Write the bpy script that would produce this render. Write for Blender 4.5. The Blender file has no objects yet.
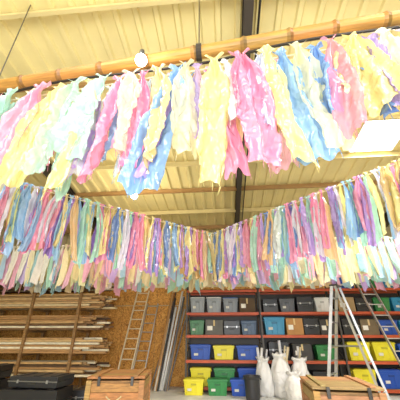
import bpy, math, random
from mathutils import Vector, Matrix, noise, Euler
random.seed(7)
scene = bpy.context.scene
try:
    scene.view_settings.view_transform = 'Standard'
    scene.view_settings.look = 'None'
except Exception: pass

# ---------------------------------------------------------------- materials
def lin(c):
    return tuple((x/12.92 if x <= .04045 else ((x+.055)/1.055)**2.4) for x in c)
def hexc(h):
    return lin(tuple(int(h[i:i+2],16)/255 for i in (0,2,4)))
MATS = {}
def mat(name, rough=.5, metal=0, noise_scale=None, noise_amt=.25, stretch=(1,1,1), bump=0, bscale=30, transl=0, emis=0, alpha=1, coat=0, bdist=.02, spec=.5, crumple=0, cdist=.018):
    m = bpy.data.materials.new(name); m.use_nodes = True
    nt = m.node_tree; N = nt.nodes; L = nt.links
    b = N['Principled BSDF']; out = N['Material Output']
    a = N.new('ShaderNodeAttribute'); a.attribute_name = 'Col'
    col = a.outputs['Color']
    tc = N.new('ShaderNodeTexCoord'); mp = N.new('ShaderNodeMapping'); mp.inputs['Scale'].default_value = stretch
    L.new(tc.outputs['Object'], mp.inputs['Vector'])
    if noise_scale:
        n = N.new('ShaderNodeTexNoise'); n.inputs['Scale'].default_value = noise_scale; n.inputs['Detail'].default_value = 6
        L.new(mp.outputs[0], n.inputs['Vector'])
        r = N.new('ShaderNodeMapRange'); r.inputs['From Min'].default_value=.3; r.inputs['From Max'].default_value=.7
        r.inputs['To Min'].default_value = 1-noise_amt; r.inputs['To Max'].default_value = 1+noise_amt*.6
        L.new(n.outputs['Fac'], r.inputs['Value'])
        mx = N.new('ShaderNodeVectorMath'); mx.operation='SCALE'
        L.new(col, mx.inputs[0]); L.new(r.outputs[0], mx.inputs['Scale']); col = mx.outputs[0]
    L.new(col, b.inputs['Base Color'])
    b.inputs['Roughness'].default_value = rough; b.inputs['Metallic'].default_value = metal
    b.inputs['Specular IOR Level'].default_value = spec
    if coat: b.inputs['Coat Weight'].default_value = coat; b.inputs['Coat Roughness'].default_value=.12
    nrm=None
    if bump:
        n2 = N.new('ShaderNodeTexNoise'); n2.inputs['Scale'].default_value = bscale; n2.inputs['Detail'].default_value = 4; n2.inputs['Distortion'].default_value=.6
        L.new(mp.outputs[0], n2.inputs['Vector'])
        bp = N.new('ShaderNodeBump'); bp.inputs['Strength'].default_value = bump; bp.inputs['Distance'].default_value=bdist
        L.new(n2.outputs['Fac'], bp.inputs['Height']); nrm=bp.outputs[0]
    if crumple:
        n3=N.new('ShaderNodeTexNoise'); n3.inputs['Scale'].default_value=5; n3.inputs['Detail'].default_value=2
        L.new(mp.outputs[0],n3.inputs['Vector'])
        sc=N.new('ShaderNodeVectorMath'); sc.operation='SCALE'; sc.inputs['Scale'].default_value=.4; L.new(n3.outputs['Color'],sc.inputs[0])
        ad=N.new('ShaderNodeVectorMath'); ad.operation='ADD'; L.new(mp.outputs[0],ad.inputs[0]); L.new(sc.outputs[0],ad.inputs[1])
        vo=N.new('ShaderNodeTexVoronoi'); vo.inputs['Scale'].default_value=crumple; L.new(ad.outputs[0],vo.inputs['Vector'])
        bp2=N.new('ShaderNodeBump'); bp2.inputs['Strength'].default_value=.8; bp2.inputs['Distance'].default_value=cdist
        L.new(vo.outputs['Distance'],bp2.inputs['Height'])
        if nrm: L.new(nrm,bp2.inputs['Normal'])
        nrm=bp2.outputs[0]
    if nrm:
        L.new(nrm, b.inputs['Normal'])
        if coat: L.new(nrm, b.inputs['Coat Normal'])
    if emis:
        L.new(col, b.inputs['Emission Color']); b.inputs['Emission Strength'].default_value = emis
    if transl:
        t = N.new('ShaderNodeBsdfTranslucent'); L.new(col, t.inputs['Color'])
        if nrm: L.new(nrm,t.inputs['Normal'])
        ms = N.new('ShaderNodeMixShader'); ms.inputs[0].default_value = transl
        L.new(b.outputs[0], ms.inputs[1]); L.new(t.outputs[0], ms.inputs[2])
        last = ms.outputs[0]
        if alpha < 1:
            tr = N.new('ShaderNodeBsdfTransparent'); m2 = N.new('ShaderNodeMixShader'); m2.inputs[0].default_value = alpha
            L.new(tr.outputs[0], m2.inputs[1]); L.new(last, m2.inputs[2]); last = m2.outputs[0]
        L.new(last, out.inputs['Surface'])
    MATS[name] = m
    return m
mat('satin', rough=.2, bump=.4, bscale=16, transl=.34, stretch=(1,1,.45), bdist=.022, coat=1.0, spec=1.0, crumple=9, cdist=.022)
mat('cotton', rough=.5, bump=.4, bscale=18, transl=.4, bdist=.02, crumple=9, cdist=.012)
mat('organza', rough=.2, bump=.4, bscale=14, transl=.42, alpha=.7, stretch=(1,1,.5), bdist=.02, coat=1.0, spec=1.0, crumple=8, cdist=.02)
mat('wood', rough=.6, noise_scale=5, noise_amt=.35, stretch=(1,8,8), bump=.15, bscale=12)
mat('pole', rough=.45, noise_scale=3, noise_amt=.35, stretch=(.6,6,6), bump=.2, bscale=10)
mat('plastic', rough=.38)
mat('metal', rough=.35, metal=.85, noise_scale=8, noise_amt=.1)
mat('painted', rough=.5, noise_scale=3, noise_amt=.12)
mat('sheet', rough=.55, noise_scale=1.2, noise_amt=.12)
mat('concrete', rough=.55, noise_scale=1.6, noise_amt=.22, bump=.1, bscale=20)
mat('card', rough=.85, noise_scale=6, noise_amt=.12)
mat('glow', rough=.5, emis=6)
mat('bulbglow', rough=.5, emis=14)
mat('bag', rough=.4, bump=1.0, bscale=7, transl=.2, bdist=.05)
m = bpy.data.materials.new('osb'); m.use_nodes=True; nt=m.node_tree; N=nt.nodes; L=nt.links
b=N['Principled BSDF']; b.inputs['Roughness'].default_value=.7
tc=N.new('ShaderNodeTexCoord'); v=N.new('ShaderNodeTexVoronoi'); v.inputs['Scale'].default_value=16
nz=N.new('ShaderNodeTexNoise'); nz.inputs['Scale'].default_value=4
mxv=N.new('ShaderNodeVectorMath'); mxv.operation='ADD'
L.new(tc.outputs['Object'],nz.inputs['Vector']); L.new(tc.outputs['Object'],mxv.inputs[0]); L.new(nz.outputs['Color'],mxv.inputs[1])
L.new(mxv.outputs[0],v.inputs['Vector'])
sep=N.new('ShaderNodeSeparateColor'); L.new(v.outputs['Color'],sep.inputs[0])
cr=N.new('ShaderNodeValToRGB'); cr.color_ramp.elements[0].color=(*hexc('9c6426'),1); cr.color_ramp.elements[1].color=(*hexc('e3ac58'),1)
e=cr.color_ramp.elements.new(.5); e.color=(*hexc('cc9040'),1)
L.new(sep.outputs[0],cr.inputs[0]); L.new(cr.outputs[0],b.inputs['Base Color'])
MATS['osb']=m

# ---------------------------------------------------------------- builder
class B:
    def __init__(s): s.v=[]; s.f=[]; s.m=[]; s.c=[]; s.mats=[]
    def mi(s,n):
        if n not in s.mats: s.mats.append(n)
        return s.mats.index(n)
    def add(s,vs,fs,mt,col):
        o=len(s.v); s.v+= [tuple(p) for p in vs]; s.c+=[col]*len(vs); k=s.mi(mt)
        for f in fs: s.f.append([i+o for i in f]); s.m.append(k)
    def box(s,c,d,mt,col,R=None,tp=1.0):
        R = R if R is not None else Matrix.Identity(3); c=Vector(c); vs=[]
        for z in (-.5,.5):
            k = tp if z<0 else 1
            for x,y in ((-.5,-.5),(.5,-.5),(.5,.5),(-.5,.5)):
                vs.append(c+R@Vector((x*d[0]*k,y*d[1]*k,z*d[2])))
        s.add(vs,[(3,2,1,0),(4,5,6,7),(0,1,5,4),(1,2,6,5),(2,3,7,6),(3,0,4,7)],mt,col)
    def beam(s,p,q,w,h,mt,col,up=(0,0,1)):
        p=Vector(p);q=Vector(q);d=(q-p);l=d.length;d.normalize()
        u=Vector(up); x=d.cross(u)
        if x.length<1e-3: x=d.cross(Vector((0,1,0)))
        x.normalize(); z=x.cross(d)
        R=Matrix((d,x,z)).transposed()
        s.box((p+q)/2,(l,w,h),mt,col,R)
    def cyl(s,p,q,r,mt,col,n=10,r2=None,cap=True):
        p=Vector(p);q=Vector(q);d=(q-p).normalized()
        a=d.orthogonal().normalized(); b_=d.cross(a); r2=r if r2 is None else r2; vs=[]
        for c,rr in ((p,r),(q,r2)):
            for i in range(n):
                t=2*math.pi*i/n; vs.append(c+a*rr*math.cos(t)+b_*rr*math.sin(t))
        fs=[(i,(i+1)%n,n+(i+1)%n,n+i) for i in range(n)]
        if cap: fs+=[tuple(range(n))[::-1],tuple(range(n,2*n))]
        s.add(vs,fs,mt,col)
    def lathe(s,c,prof,mt,col,n=20,jit=0,seed=0,fr=1.6,lean=(0,0)):
        c=Vector(c); vs=[]; 
        for r,z in prof:
            for i in range(n):
                t=2*math.pi*i/n
                k=1+jit*noise.noise(Vector((math.cos(t)*fr+seed,math.sin(t)*fr,z*5)))+jit*.4*noise.noise(Vector((math.cos(t)*fr*3+seed,math.sin(t)*fr*3,z*9)))
                zz=z+(jit*.25*noise.noise(Vector((math.cos(t)*2+seed,math.sin(t)*2,7))) if z>.3 else 0)
                vs.append(c+Vector((r*k*math.cos(t)+lean[0]*z,r*k*math.sin(t)+lean[1]*z,zz)))
        fs=[]
        for j in range(len(prof)-1):
            for i in range(n):
                fs.append((j*n+i,j*n+(i+1)%n,(j+1)*n+(i+1)%n,(j+1)*n+i))
        s.add(vs,fs,mt,col)
    def build(s,name,bevel=0,smooth=False):
        me=bpy.data.meshes.new(name); me.from_pydata(s.v,[],s.f)
        for n in s.mats: me.materials.append(MATS[n])
        me.polygons.foreach_set('material_index',s.m)
        if smooth: me.polygons.foreach_set('use_smooth',[True]*len(s.f))
        at=me.color_attributes.new(name='Col',type='FLOAT_COLOR',domain='POINT')
        buf=[]
        for c in s.c: buf+= [c[0],c[1],c[2],1]
        at.data.foreach_set('color',buf); me.update()
        o=bpy.data.objects.new(name,me); scene.collection.objects.link(o)
        if bevel:
            bv=o.modifiers.new('bevel','BEVEL'); bv.width=bevel; bv.segments=2; bv.limit_method='ANGLE'
        return o
def H(h): return hexc(h)

# ---------------------------------------------------------------- room
XL,XR,YB,YF = -8.6,9.0,-4.5,10.6
def rz(y): return 6.55-.12*y           # underside of the mono-pitch roof
b=B(); b.box(((XL+XR)/2,(YB+YF)/2,-.1),(XR-XL+.4,YF-YB+.4,.2),'concrete',H('d2d0c8'))
b.build('floor')
CE='e8d898'
b=B(); xs=[]; x=XL-.2; 
prof=[(0,0),(.20,0),(.225,-.05),(.30,-.05),(.325,0)]
vs=[]; 
while x<XR+.2:
    for dx,dz in prof: xs.append((x+dx,dz))
    x+=.33
for y in (YB-.2,YF+.2):
    for x_,dz in xs: vs.append((x_,y,rz(y)+dz))
n=len(xs); b.add(vs,[(i,i+1,n+i+1,n+i) for i in range(n-1)],'sheet',H(CE))
b.box(((XL+XR)/2,(YB+YF)/2,rz((YB+YF)/2)+.1),(XR-XL+.4,(YF-YB+.4)*1.007,.06),'sheet',H(CE),R=Euler((-math.atan(.12),0,0)).to_matrix())
b.build('ceiling')
def wall(name,p,q,h,col='d2c79e'):
    w=B(); p=Vector(p);q=Vector(q)
    w.beam((p.x,p.y,h/2),(q.x,q.y,h/2),.2,h,'sheet',H(col))
    w.build(name)
wall('wall_north',(XL-.2,YF+.1,0),(XR+.2,YF+.1,0),rz(YF)+.05)
wall('wall_west',(XL-.1,YB,0),(XL-.1,YF,0),7.2)
wall('wall_east',(XR+.1,YB,0),(XR+.1,YF,0),7.2)
b=B()
b.box((-6,YB-.1,3.6),(5.6,.2,7.2),'sheet',H('d9cfae')); b.box((6.4,YB-.1,3.6),(5.6,.2,7.2),'sheet',H('d9cfae')); b.box((.2,YB-.1,5.9),(6.8,.2,2.6),'sheet',H('d9cfae'))
b.build('wall_south')  # unseen wall; its door gap and frame are added to let light in
b=B()
for x in (-3.25,3.65): b.box((x,YB+.05,2.3),(.12,.1,4.6),'painted',H('55585c'))
b.box((.2,YB+.05,4.65),(7.02,.1,.12),'painted',H('55585c')); b.build('trim_1')
b=B(); x=XL+.2
while x<XR:
    b.box((x,YF-.015,4.2),(.06,.03,2.1),'sheet',H('c4b88c')); x+=.33
b.build('trim_2')
b=B(); x=XL+.02
while x<XR-.1:
    w=min(1.22,XR-x-.02)
    b.box((x+w/2,YF-.02,1.22),(w-.012,.036,2.43),'osb',(1,1,1)); b.box((x+w/2,YF-.02,2.76),(w-.012,.036,.6),'osb',(1,1,1)); x+=1.22
b.build('osb_wall_lining')
for x in (-4.7,.5,5.7):
    b=B(); c=H('3a332b')
    for dz,w,t in ((-.10,.14,.02),(-.40,.14,.02),):
        b.beam((x,YB+.02,rz(YB)+dz),(x,YF-.05,rz(YF)+dz),w,t,'painted',c)
    b.beam((x,YB+.02,rz(YB)-.25),(x,YF-.05,rz(YF)-.25),.015,.3,'painted',c)
    b.cyl((x+.17,YB+.05,rz(YB)-.32),(x+.17,YF-.1,rz(YF)-.32),.018,'plastic',H('15130f'),n=8)
    b.build('steel_rafter')
for y in (-3.3,-1.8,-.3,1.1,2.5,3.8,5.1,6.35,7.6,8.9,10.1):
    b=B(); z=rz(y)-.13; c=H('dccb90') if y not in (7.6,10.1,3.8) else H('a5804e')
    b.box((.2,y,z),(XR-XL-.1,.012,.15),'sheet',c)
    b.box((.2,y+.03,z+.07),(XR-XL-.1,.06,.012),'sheet',c); b.box((.2,y-.03,z-.07),(XR-XL-.1,.06,.012),'sheet',c)
    b.build('roof_purlin')
def roof_panel(x0,x1,y0,y1,e=75):
    b=B(); R=Euler((-math.atan(.12),0,0)).to_matrix(); yc=(y0+y1)/2; xc=(x0+x1)/2
    b.box((xc,yc,rz(yc)-.06),(x1-x0,y1-y0,.012),'glow',(1,.99,.97),R=R)
    fr=H('e8e0c8')
    for x in (x0,x1): b.box((x,yc,rz(yc)-.065),(.03,y1-y0+.03,.02),'sheet',fr,R=R)
    for y in (y0,y1): b.box((xc,y,rz(y)-.065),(x1-x0+.03,.03,.02),'sheet',fr,R=R)
    b.build('skylight_or_fill_panel')
    l=bpy.data.lights.new('skylight_or_fill_lamp','AREA'); l.shape='RECTANGLE'; l.size=x1-x0-.1; l.size_y=y1-y0-.1; l.energy=e; l.color=(1,.99,.98)
    o=bpy.data.objects.new('skylight_or_fill_lamp',l); o.location=(xc,yc,rz(yc)-.24); scene.collection.objects.link(o)
for a in ((3.3,4.6,2.6,3.7,180),(3.3,4.35,5.22,6.27,260),(-5.9,-4.9,4.0,4.9,110),(-3.2,-1.9,-.2,1.0),(2.2,3.5,-.2,1.0),(-3.2,-1.9,-3.2,-1.9),(2.2,3.5,-3.2,-1.9)): roof_panel(*a)  # first pair are skylights; the rest are fill panels added for extra light

# ---------------------------------------------------------------- pole over front garland
def by(x): return 1.99-.093*x
b=B()
Z0,Z1=4.34,4.52
def pz(x): return Z0+(Z1-Z0)*(x-XL)/(XR-XL)
x=XL+.2; rr=random.Random(3)
while x<XR-.4:
    x2=min(x+rr.uniform(.45,.6),XR-.2); r=.078+.006*noise.noise(Vector((x,0,0)))
    c=tuple(q*rr.uniform(.85,1.08) for q in H('bd8640'))
    A=Vector((x,by(x)+.15,pz(x)+.02*noise.noise(Vector((x*.6,3,0))))); C=Vector((x2,by(x2)+.15,pz(x2)+.02*noise.noise(Vector((x2*.6,3,0))))); D=(C-A)
    b.cyl(A,A+D*.07,r*1.16,'pole',tuple(q*.5 for q in c),n=16,r2=r)
    b.cyl(A+D*.07,A+D*.93,r,'pole',c,n=16); b.cyl(A+D*.93,C,r,'pole',tuple(q*.7 for q in c),n=16,r2=r*1.16)
    x=x2
for x in (-5.6,-2.9,-.2,2.5,5.2):
    y=by(x)+.15; zz=pz(x)
    b.cyl((x,y,zz+.09),(x,y,rz(y)-.06),.008,'metal',H('77736a'),n=6)
    b.cyl((x-.03,y,zz),(x+.03,y,zz),.096,'card',H('3a3228'),n=16)
b.build('bamboo_pole',smooth=False)
b=B(); c=H('241f1a')
pts=[]
for i in range(141):
    x=-8.3+17.0*i/140; s=abs(math.sin(x*1.1)); pts.append(Vector((x,by(x)+.04,4.1+.07*s+.03*math.sin(2.3*x)+.012*(x))))
for p,q in zip(pts,pts[1:]): b.cyl(p,q,.016,'plastic',c,n=6)
b.build('power_cable')

def bulb(name,p,top,e=30,off=(0,0,-.2),k=1.0):
    b=B(); x,y,z=p
    b.cyl((x,y,z+.12*k),(x,y,top),.01,'plastic',H('222222'),n=6)
    b.lathe((x,y,z),[(.001,.17*k),(.03*k,.165*k),(.034*k,.13*k),(.036*k,.075*k),(.03*k,.06*k)],'plastic',H('3a3a38'),n=18)
    b.lathe((x,y,z),[(.001,-.09*k),(.03*k,-.084*k),(.06*k,-.06*k),(.076*k,-.02*k),(.07*k,.02*k),(.045*k,.055*k),(.028*k,.085*k)],'bulbglow',(1,.94,.84),n=20)
    b.build(name,smooth=True)
    l=bpy.data.lights.new('bulb_light','POINT'); l.energy=e; l.color=(1,.9,.74); l.shadow_soft_size=.12
    o=bpy.data.objects.new('bulb_light',l); o.location=(x+off[0],y+off[1],z+off[2]); scene.collection.objects.link(o)
bulb('pendant_lamp',(-.82,2.02,4.2),4.36,8,(0,-.25,.0),.85)
bulb('pendant_lamp',(-2.42,6.75,5.0),rz(6.75)-.06,90,k=1.3)

# ---------------------------------------------------------------- fabric garlands
PAL=[('f8eea2','satin',6),('f5a0c0','satin',4),('9cc4ee','satin',5),('ccb4ea','satin',4),('bce6d4','satin',3),('f2dfaa','satin',2),
     ('f8f2c0','organza',4),('f8bcd6','organza',3),('7fa8e0','satin',2),('eef2f4','organza',3),('c6e6f0','organza',3)]
PALB=[('f8eca4','satin',5),('f49cbe','satin',5),('9cc8f0','satin',5),('be9ce4','satin',4),('b2e4ce','satin',3),('eed094','satin',3),('9c7ccc','satin',2),('d8ae6c','satin',1),('7499d6','satin',2),('eceaf4','satin',2)]
PALC=[('fcf2c4','cotton',5),('f9bcd4','cotton',4),('bce2f2','cotton',3),('bce8d4','cotton',3),('f7e2ae','cotton',3),('d6bcee','cotton',2),('f8f4ea','cotton',3)]
def pick(P,last):
    while True:
        c=random.choices(P,[p[2] for p in P])[0]
        if c!=last: return c
def strip(b,p,d,L,W,col,mt,nu,nv,amp,seed=0,fine=1.0,fl=.09,rag=.03,lean=None):
    p=Vector(p); nrm=Vector((-d.y,d.x,0)); rnd=random.Random(seed)
    ph=rnd.uniform(0,6.28); k=rnd.uniform(1.0,2.2); tw0=rnd.uniform(-.3,.3); tw=rnd.uniform(-.9,.9); wa=rnd.uniform(0,6.28)
    sk=rnd.uniform(-.16,.16)*L; sx=rnd.uniform(-fl,fl); sy=rnd.uniform(-.5,.5)*fl-.03; tp=rnd.uniform(-.25,.3); cu=rnd.uniform(-fl,fl)*.5
    if lean is not None: sx=lean
    vs=[]
    for j in range(nv+1):
        t=j/nv; s=-.045+1.045*t
        if s<0: w=.28+.5*(-s/.045)
        else:
            e=min(1,s/.26); e=e*e*(3-2*e); w=.28+.72*e
        w*=1+.12*math.sin(4*s+wa)+tp*max(0,s-.4)
        a=tw0*min(1,max(0,s)*3)+tw*max(0,s)**1.4
        s0=max(0,s)
        for i in range(nu+1):
            u=i/nu-.5
            x=u*W*w
            fold=amp*W*math.sin(u*k*6.28+ph+.9*math.sin(2*s+wa))*(1.1 if s>.05 else .6)
            nn=noise.noise(Vector((u*3.0+s*1.5+seed*3.1,s*4,seed*.7)))
            cre=1-abs(noise.noise(Vector((u*4+s*3+seed*1.3,s*7-u*3,seed*.3))))*3.2
            cr2=1-abs(noise.noise(Vector((u*5-s*5+seed*2.3,s*14+u*4,seed*.6))))*3.2
            fold+=W*(.18*nn+fine*(.07*cre+.04*cr2))*min(1,.4+s0*2)
            x+=W*(.05*noise.noise(Vector((s*12+seed,u*2,2)))+.12*noise.noise(Vector((s*2.5+seed,5,2))))
            z=-L*s-sk*u*s0
            if t>.82: z-=L*rag*noise.noise(Vector((u*3.2+seed,9,0)))*(t-.82)/.18*2
            q=p+d*(x*math.cos(a)-fold*math.sin(a)+sx*s0*L+cu*L*math.sin(3.1*s0)+.025*L*math.sin(3*s+ph))+nrm*(x*math.sin(a)+fold*math.cos(a)+sy*L*s0)
            q.z+=z; vs.append(q)
    fs=[]
    for j in range(nv):
        for i in range(nu):
            o=j*(nu+1)+i; fs.append((o,o+1,o+nu+2,o+nu+1))
    b.add(vs,fs,mt,col)
    if nv>40:   # a few frayed threads at the free end
        base=len(vs)-(nu+1)
        for q in range(3):
            i=rnd.randint(0,nu); P0=vs[base+i]; 
            b.cyl(P0+Vector((0,0,.01)),P0+Vector((rnd.uniform(-.02,.02),rnd.uniform(-.01,.01),-rnd.uniform(.03,.09))),.0022,mt,col,n=4)
def garland(name,pts,P,step,L,W,nu,nv,amp=.16,kr=(.86,1.12),wr=(.75,1.3),fine=1.0,lay=.05,fl=.09,rag=.03,extra=None,shift=0):
    b=B(); last=None; seed=random.randint(0,900)
    for A,C in zip(pts,pts[1:]):
        A=Vector(A);C=Vector(C); D=C-A; n=int(D.length/step); d=Vector((D.x,D.y,0)).normalized(); nr=Vector((-d.y,d.x,0))
        b.cyl(A,C,.009,'cotton',H('efe6c8'),n=6)
        for i in range(n):
            t=(i+random.uniform(.25,.75))/n; q=A.lerp(C,t); q+=nr*(((i%3)-1)*lay+shift)
            c=pick(P,last); last=c; seed+=1
            k=random.uniform(*kr); hc=tuple(min(.95,x*random.uniform(.92,1.04)) for x in H(c[0]))
            if extra and 1.0<q.x<1.62: k*=.78
            strip(b,q,d,L*k,W*random.uniform(*wr),hc,c[1],nu,nv,amp,seed=seed,fine=fine,fl=fl,rag=rag)
        if extra:
            for i,(px,cl,mt,ww,ll,ln) in enumerate(extra):
                t=(px-A.x)/(C.x-A.x); q=A.lerp(C,t)+nr*(-.05-.045*(i%2)); seed+=1
                strip(b,q,d,ll,ww,H(cl),mt,nu,nv,amp*.95,seed=seed,fine=fine,fl=fl*.4,rag=rag,lean=ln)
    return b.build(name,smooth=True)
Yw,Pk,Bu,Mi,Li,Cr,Ta='f7eca2','f59cbe','90bcec','bce6d6','ccb0e8','f8f4cc','eed8a0'
FR=[(-2.55,Pk,'satin',.30,1.3,-.1),(-2.3,Mi,'satin',.28,1.2,-.2),(-2.08,Cr,'organza',.24,1.25,-.1),(-1.93,'f8aeca','satin',.28,1.38,-.22),(-1.72,Yw,'satin',.28,1.25,-.18),
 (-1.52,Mi,'organza',.28,1.1,-.1),(-1.34,Yw,'satin',.24,1.3,-.12),(-1.2,Mi,'satin',.28,.95,-.2),(-1.04,Pk,'satin',.25,1.2,-.1),(-.9,'f8f0d8','organza',.24,1.0,.05),(-.76,'f48ab0','satin',.2,1.15,-.06),
 (-.6,Ta,'satin',.22,1.15,.02),(-.44,Bu,'satin',.30,1.38,-.16),(-.3,Cr,'organza',.22,1.1,.03),(-.18,Li,'organza',.16,.9,.02),(-.05,Yw,'satin',.26,1.36,0.0),(.08,'eceef2','satin',.16,.75,.08),
 (.22,Pk,'satin',.32,1.3,.12),(.42,'d0dcf4','satin',.2,.95,.0),(.52,Yw,'satin',.24,1.3,.06),(.66,Bu,'satin',.25,1.28,.05),(.8,Cr,'organza',.26,1.2,.06),(.92,'7fa8e0','satin',.26,.85,-.05),(1.03,Pk,'organza',.2,1.1,.0),
 (1.14,Ta,'satin',.26,.86,.04),(1.28,Yw,'satin',.28,.84,.05),(1.42,'b7a2e0','satin',.22,.82,.05),(1.54,Cr,'satin',.26,.86,.1),(1.7,Pk,'satin',.24,.7,.1),(1.8,Yw,'satin',.3,1.2,.12),(1.98,Bu,'satin',.26,1.2,.1)]
garland('fabric_strip_garland',[(-4.6,by(-4.6),3.92),(3.8,by(3.8),3.98)],PAL,.15,1.15,.21,18,72,amp=.15,kr=(.68,1.1),wr=(.55,1.25),lay=.03,fl=.12,rag=.06,fine=1.0,extra=FR,shift=.06)
garland('fabric_strip_garland',[(-5.9,1.95,3.95),(-.3,7.1,3.88)],PALB,.068,1.12,.15,7,26,amp=.2,lay=.035)
garland('fabric_strip_garland',[(-.3,7.1,3.88),(4.9,1.85,3.98)],PALB,.068,1.12,.15,7,26,amp=.2,lay=.035)
garland('fabric_strip_garland',[(-8.2,7.7,3.86),(8.4,7.7,3.86)],PALC,.085,1.08,.16,4,14,kr=(.8,1.12))
garland('fabric_strip_garland',[(-8.2,8.75,3.84),(8.4,8.75,3.84)],PALC,.10,1.08,.17,4,14,kr=(.8,1.12))

# ---------------------------------------------------------------- racking
LV=[.14,.82,1.50,2.15,2.84]; X0=-1.3; BW=2.35; SY0,SY1=9.65,10.35
for bay in range(4):
    b=B(); xa=X0+bay*BW; xb=xa+BW; red=H('c0522c'); up=H('4a4640')
    for x in ((xa+.03,) if bay<3 else (xa+.03,xb-.03)):
        for y in (SY0+.03,SY1-.03):
            b.box((x,y,1.5),(.055,.05,3.0),'painted',up); b.box((x,y,.01),(.1,.1,.02),'painted',up)
        for i in range(6):
            z=.25+i*.5; b.beam((x,SY0+.03,z),(x,SY1-.03,z+(.4 if i%2 else 0)),.02,.03,'painted',up)
    for z in LV:
        for y in (SY0,SY1): b.box(((xa+xb)/2,y,z-.045),(BW-.06,.04,.075),'painted',red)
        b.box(((xa+xb)/2,(SY0+SY1)/2,z-.012),(BW-.06,SY1-SY0-.05,.018),'wood',H('b08b5c'))
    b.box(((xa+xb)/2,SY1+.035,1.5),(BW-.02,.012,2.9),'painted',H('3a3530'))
    b.build('storage_rack')
def tote(x,z,w,h,col,lid=None,d=.42,y=None,name='storage_bin'):
    b=B(); c=H(col); y=SY0+.05+d/2 if y is None else y; z+=.001
    b.box((x,y,z+h*.47),(w*.94,d*.94,h*.94),'plastic',c,tp=.88)
    b.box((x,y,z+h*.93),(w,d,h*.07),'plastic',c); b.box((x,y,z+h*.80),(w*.965,d*.965,h*.03),'plastic',c)
    for k in (-.36,-.12,.12,.36): b.box((x+w*k,y-d*.455,z+h*.42),(.015,.02,h*.68),'plastic',c)
    b.box((x,y-d*.47,z+h*.68),(w*.26,.03,h*.1),'plastic',tuple(q*.6 for q in c))
    for sx in (-1,1): b.box((x+sx*w*.485,y,z+h*.82),(w*.05,d*.3,h*.08),'plastic',c)
    b.box((x,y,z+h*.98),(w*.97,d*.97,h*.05),'plastic',H(lid) if lid else tuple(q*.75 for q in c))
    b.box((x,y,z+h*1.015),(w*.8,d*.8,h*.03),'plastic',H(lid) if lid else tuple(q*.75 for q in c))
    b.box((x-w*.2,y-d*.475,z+h*.35),(w*.2,.012,h*.16),'card',H('d5d3c8'))
    b.build(name,bevel=.006)
def carton(x,z,w,h,col='b98a55',d=.42,y=None):
    b=B(); y=SY0+.06+d/2 if y is None else y; c=H(col); z+=.001
    b.box((x,y,z+h/2),(w,d,h),'card',c); b.box((x,y,z+h+.002),(w,.05,.004),'card',H('d9c08a'))
    b.box((x,y-d/2-.001,z+h*.8),(.05,.004,h*.4),'card',H('d9c08a')); b.box((x-w*.25,y-d/2-.002,z+h*.45),(w*.3,.005,h*.3),'card',H('eeeade'))
    b.box((x-w*.25,y,z+h+.01),(w*.5,d,.006),'card',c,R=Euler((0,.05,0)).to_matrix())
    b.build('cardboard_carton')
def case(x,z,w,h,col='1c1c1e',d=.4,y=None,ang=0):
    b=B(); y=SY0+.06+d/2 if y is None else y; c=H(col); z+=.001
    R=Matrix.Rotation(ang,3,'Z'); C=Vector((x,y,z)); V=lambda a,e,f: C+R@Vector((a,e,f))
    b.box(V(0,0,h*.28),(w,d,h*.55),'plastic',c,tp=.96,R=R); b.box(V(0,0,h*.78),(w*.98,d*.98,h*.42),'plastic',c,R=R)
    b.box(V(0,-d/2-.01,h*.56),(w*1.01,.02,.02),'metal',H('8a8a8a'),R=R)
    for k in (-.3,.3): b.box(V(w*k,-d/2-.012,h*.55),(.04,.02,.06),'metal',H('aaaaaa'),R=R)
    b.cyl(V(-.07,-d/2-.04,h*.4),V(.07,-d/2-.04,h*.4),.012,'plastic',H('333333'),n=8)
    for k in (-.07,.07): b.cyl(V(k,-d/2-.04,h*.4),V(k,-d/2+.01,h*.42),.01,'plastic',H('333333'),n=8)
    for k in (-.35,0,.35): b.box(V(w*k,0,h*.995),(w*.1,d*.8,.02),'plastic',c,R=R)
    b.build('equipment_case',bevel=.008)
BL,YE,GR,CL,BK,TL='1f4fae','e2d62c','2f8444','a4a6a6','222326','2588b0'
def fill(bay,level,items):
    xa=X0+bay*BW+.08; z=LV[level]; tot=sum(i[1] for i in items); gap=(BW-.16-tot)/(len(items)+1); x=xa+gap
    for it in items:
        k,w,h,c=it[0],it[1],it[2],it[3]; cx=x+w/2; lid=it[4] if len(it)>4 else None
        if k=='t': tote(cx,z,w,h,c,lid)
        elif k=='c': carton(cx,z,w,h,c)
        else: case(cx,z,w,h,c)
        x+=w+gap
fill(0,0,[('t',.64,.46,YE),('t',.64,.46,GR),('t',.64,.46,BL)])
fill(0,1,[('t',.66,.4,BL,'1f4fae'),('t',.66,.38,YE),('t',.66,.38,BL)])
fill(0,2,[('t',.48,.42,'3f7a4c'),('c',.55,.42,'6b6a66'),('k',.5,.4,BK),('t',.5,.4,'35506e')])
fill(0,3,[('t',.5,.46,'8b9092','d8dcdc'),('t',.5,.46,'8b9092','e8e8e8'),('t',.5,.44,'75797c','3a66b0'),('c',.5,.42,'5d4a36')])
fill(1,0,[('t',.5,.38,BK),('k',.5,.4,BK)])
fill(1,1,[('k',.6,.48,BK),('c',.55,.42,'4c4a48'),('t',.6,.4,GR)])
fill(1,2,[('t',.66,.5,TL),('c',.5,.46,'b98a55'),('k',.46,.46,BK),('c',.44,.42,'4c4a48')])
fill(1,3,[('k',.46,.4,BK),('t',.5,.4,'55585c'),('k',.5,.46,BK),('t',.46,.42,'d9d9d4')])
fill(1,4,[('c',.5,.1,'8d7a5a')])
fill(2,0,[('t',.64,.46,YE),('t',.64,.46,BL),('t',.64,.46,YE)])
fill(2,1,[('t',.66,.48,YE),('t',.66,.48,YE),('t',.66,.44,BL)])
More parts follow.
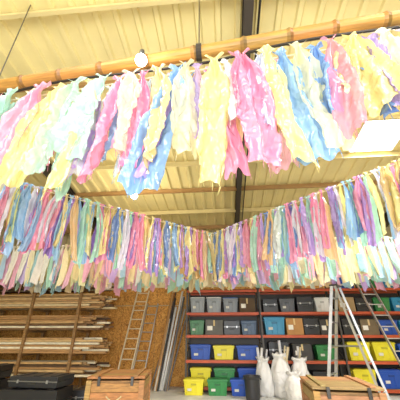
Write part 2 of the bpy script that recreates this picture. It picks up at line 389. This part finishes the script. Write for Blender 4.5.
fill(2,2,[('k',.5,.44,BK),('c',.5,.42,'7a6a50'),('t',.55,.4,BL),('t',.45,.4,TL)])
fill(2,3,[('c',.5,.42,'a58a60'),('k',.5,.4,BK),('t',.5,.4,GR),('t',.5,.4,TL)])
fill(2,4,[('t',.6,.34,BL),('t',.6,.34,GR),('t',.6,.34,TL)])
fill(3,0,[('t',.64,.46,BL),('t',.64,.46,YE),('t',.64,.46,BL)])
fill(3,1,[('t',.6,.4,BL),('t',.6,.4,YE),('k',.6,.4,BK)])
fill(3,2,[('k',.5,.4,BK),('c',.5,.38,'7a6a50'),('t',.55,.36,BL)])
fill(3,3,[('c',.5,.38,'b9a27a'),('t',.5,.36,GR),('t',.5,.36,CL)])
fill(3,4,[('t',.6,.34,TL),('t',.6,.34,GR)])
for x,c in ((-.98,YE),(-.32,GR),(.32,BL)): tote(x,0,.58,.38,c,y=9.36)

# ---------------------------------------------------------------- white sacks
def sack(x,y,r,h,seed,col='f4f2ee',rolls=2,lean=(0,0)):
    b=B()
    prof=[(.001,0),(r*.85,.0),(r*1.0,h*.06),(r*1.08,h*.2),(r*1.02,h*.35),(r*1.1,h*.5),(r*1.0,h*.62),(r*.95,h*.74),(r*.8,h*.83),(r*.66,h*.88),(r*.7,h*.93),(r*.85,h*.97),(r*.9,h*1.02),(r*.7,h*1.0),(r*.3,h*.92),(.001,h*.9)]
    b.lathe((x,y,0),prof,'bag',H(col),n=36,jit=.34,seed=seed,fr=1.9,lean=lean)
    rr=random.Random(seed)
    for i in range(rolls):
        a=rr.uniform(0,6.28); p=Vector((x+.4*r*math.cos(a)+lean[0]*h,y+.4*r*math.sin(a),h*.6))
        q=p+Vector((rr.uniform(-.16,.16),rr.uniform(-.08,.08),h*.4+rr.uniform(.15,.4)))
        b.cyl(p,q,rr.uniform(.02,.04),'bag',H(rr.choice(['f4f2ee','e4e4e6','d8c7a0'])),n=12)
    b.build('rubble_sack',smooth=True)
sack(1.02,9.25,.2,.9,1,lean=(-.06,0),rolls=3); sack(1.45,9.15,.24,1.02,2,rolls=3); sack(1.92,9.22,.22,.9,3,rolls=2,lean=(.07,0)); sack(1.68,8.62,.22,.62,9,rolls=0)
b=B(); x,y=.6,8.75
b.lathe((x,y,0),[(.001,0),(.17,0),(.185,.05),(.2,.45),(.225,.5),(.23,.53),(.2,.53),(.19,.48),(.001,.4)],'plastic',H('2a2a2c'),n=24)
for s in (-1,1): b.box((x+s*.225,y,.46),(.03,.12,.03),'plastic',H('1a1a1a'))
b.build('rubbish_bin',smooth=False)

# ---------------------------------------------------------------- ladders and poles
def ladder(name,p,q,w,side,nr,col='c9ccce',mt='metal'):
    b=B(); p=Vector(p);q=Vector(q); s=Vector(side).normalized()*w/2
    for k in (-1,1):
        b.beam(p+s*k,q+s*k,.03,.07,mt,H(col),up=(q-p).cross(s)); b.box(p+s*k+Vector((0,0,.02)),(.05,.09,.04),'plastic',H('222222'))
    for i in range(nr):
        c=p.lerp(q,(i+.7)/nr); b.cyl(c-s,c+s,.016,mt,H(col),n=8)
    b.build(name)
ladder('leaning_ladder',(-3.25,9.75,.0),(-3.0,10.5,2.95),.42,(1,0,0),10,col='e3d6b8',mt='painted')
ladder('leaning_ladder',(-2.85,9.95,.0),(-2.62,10.52,2.5),.38,(1,0,0),9)
b=B(); rr=random.Random(5)
for i in range(15):
    x=-2.35+rr.uniform(0,.75); y=9.75+rr.uniform(-.1,.2); h=rr.uniform(2.2,3.1)
    c=rr.choice(['6f6f6f','c8c4b8','4a3c30','b58a58','333333','d8d8d4'])
    b.cyl((x-.12,y,.0),(x+rr.uniform(.1,.45),10.5,h),rr.uniform(.02,.04),'painted',H(c),n=10)
b.build('leaning_poles')
def stepladder(c,ang,h,spread,w):
    b=B(); R=Matrix.Rotation(ang,3,'Z'); c=Vector(c); col=H('cfd2d4'); P=lambda x,y,z: c+R@Vector((x,y,z))
    for k in (-1,1):
        wt,wb=w*.36,w*.5
        b.beam(P(-spread/2,k*wb,0),P(-.04,k*wt,h),.03,.075,'metal',col); b.beam(P(spread/2,k*wb,0),P(.04,k*wt,h),.025,.055,'metal',col)
        b.beam(P(-spread*.27,k*w*.44,h*.46),P(spread*.27,k*w*.44,h*.46),.012,.025,'metal',H('888888'))
        for s in (-1,1): b.box(P(s*spread/2,k*wb,.03),(.07,.07,.06),'plastic',H('2a2a2a'))
    n=9
    for i in range(1,n):
        t=i/n; ww=w*(.5-.14*t); x=-spread/2*(1-t)-.04*t
        b.box(P(x,0,h*t),(.09,2*ww,.025),'metal',col,R=R)
        if i%2: 
            b.cyl(P(-x,-ww,h*t),P(-x,ww,h*t),.012,'metal',col,n=8)
    b.box(P(0,0,h+.02),(.2,w*.78,.04),'plastic',H('3a3a3c'),R=R)
    b.build('step_ladder')
stepladder((3.05,8.35,0),math.radians(-35),2.7,1.25,.62)
ladder('leaning_ladder',(4.75,8.5,.0),(4.25,9.55,3.3),.45,(1,.15,0),11,col='dedede')

# ---------------------------------------------------------------- timber rack on the left
b=B(); RY0,RY1=9.25,10.15
RL=(.35,.95,1.6,2.25,2.85)
for x in (-8.0,-6.3,-4.7):
    for y in (RY0-.04,RY1): b.box((x,y,1.6),(.08,.08,3.2),'wood',H('9a7548')); 
    for z in RL: b.box((x,(RY0+RY1)/2,z),(.07,1.1,.07),'wood',H('9a7548'))
rr=random.Random(11)
for z in RL:
    ny=rr.choice((6,7,7,6))
    for layer in range(ny):
        for k in range(7):
            if rr.random()<.06: continue
            y=RY0+.04+k*.135; h=.055; x1=-3.95+rr.uniform(-.5,.35)-layer*.04; x0=-8.5+rr.uniform(0,.4)
            c=rr.choice(['cfa66e','dfbb84','b98c58','c49a66','7a5a3a','ecd6a8','5e4630','f4e8c8'])
            zz=z+.065+layer*.062
            b.beam((x0,y,zz),(x1,y+rr.uniform(-.02,.02),zz+rr.uniform(-.012,.012)),rr.uniform(.07,.12),h,'wood',H(c))
b.build('timber_storage_rack')

# ---------------------------------------------------------------- wooden chests
def chest(x,y,ang,w,d,h,col):
    b=B(); R=Matrix.Rotation(ang,3,'Z'); C=Vector((x,y,0)); rr=random.Random(int(x*10)+40)
    def bx(c,s,cl,mt='wood'): b.box(C+R@Vector(c),s,mt,cl,R=R)
    base=H(col); var=lambda: tuple(q*rr.uniform(.82,1.12) for q in base); dk=tuple(q*.7 for q in base)
    bx((0,0,h*.48),(w-.05,d-.05,h*.88),dk)
    nb=5
    for i in range(nb):
        z=.06+(h-.16)*(i+.5)/nb; hh=(h-.16)/nb-.008
        for s in (-1,1): bx((0,s*(d/2-.012),z),(w-.01,.024,hh),var()); bx((s*(w/2-.012),0,z),(.024,d-.01,hh),var())
    for sx in (-1,1):
        for sy in (-1,1): bx((sx*(w/2-.02),sy*(d/2+.0),h*.47),(.09,.05,h*.92),var())
    for s in (-1,1): bx((0,s*(d/2+.008),.06),(w+.02,.03,.09),var())
    nl=6
    for i in range(nl):
        bx((0,-d/2+d*(i+.5)/nl,h-.02),(w+.05,d/nl-.006,.035),var())
    for s in (-1,1): bx((s*w*.36,0,h+.008),(.08,d+.04,.022),var())
    for s in (-.3,.3):
        bx((w*s,-d/2-.022,h-.07),(.05,.012,.14),H('4a4642'),'metal')
    pr=None
    for i in range(11):
        t=i/10; q=C+R@Vector((-.13+.26*t,-d/2-.03-.02*math.sin(math.pi*t),h*.66-.07*math.sin(math.pi*t)))
        if pr is not None: b.cyl(pr,q,.013,'card',H('c9b58a'),n=8)
        pr=q
    b.build('wooden_chest',bevel=.004)
chest(-2.05,6.2,math.radians(8),.95,1.15,.84,'b58750')
chest(1.69,5.4,math.radians(-4),.9,1.15,.84,'b58c58')

# ---------------------------------------------------------------- black equipment cases, left
case(-4.05,0,1.25,.5,y=6.75,d=.75,ang=.05); case(-4.0,.52,1.1,.2,y=6.8,d=.65,ang=-.06,col='26282c')
case(-5.5,0,1.2,.62,y=6.7,d=.8,ang=-.04); case(-5.45,.64,1.1,.26,y=6.7,d=.7,ang=.12,col='17181a')
case(-3.35,0,.9,.32,y=7.9,d=.5,ang=.2)

# ---------------------------------------------------------------- light + camera
def area(name,loc,rot,sx,sy,e,col):
    l=bpy.data.lights.new(name,'AREA'); l.shape='RECTANGLE'; l.size=sx; l.size_y=sy; l.energy=e; l.color=col
    o=bpy.data.objects.new(name,l); o.location=loc; o.rotation_euler=rot; scene.collection.objects.link(o)
area('rear_fill_light',(.2,YB-.05,2.3),(math.radians(99),0,0),6.6,4.4,800,(.97,.99,1))  # fill light added behind the camera, set in the invented door gap
w=bpy.data.worlds.new('World'); scene.world=w; w.use_nodes=True
w.node_tree.nodes['Background'].inputs[0].default_value=(.9,.95,1,1); w.node_tree.nodes['Background'].inputs[1].default_value=1.0
cam=bpy.data.cameras.new('camera'); co=bpy.data.objects.new('camera',cam); scene.collection.objects.link(co)
co.location=(0,0,1.5); co.rotation_euler=(math.radians(90+25.7),0,math.radians(5)); cam.lens=25.2; cam.sensor_width=36; cam.clip_start=.05
scene.camera=co
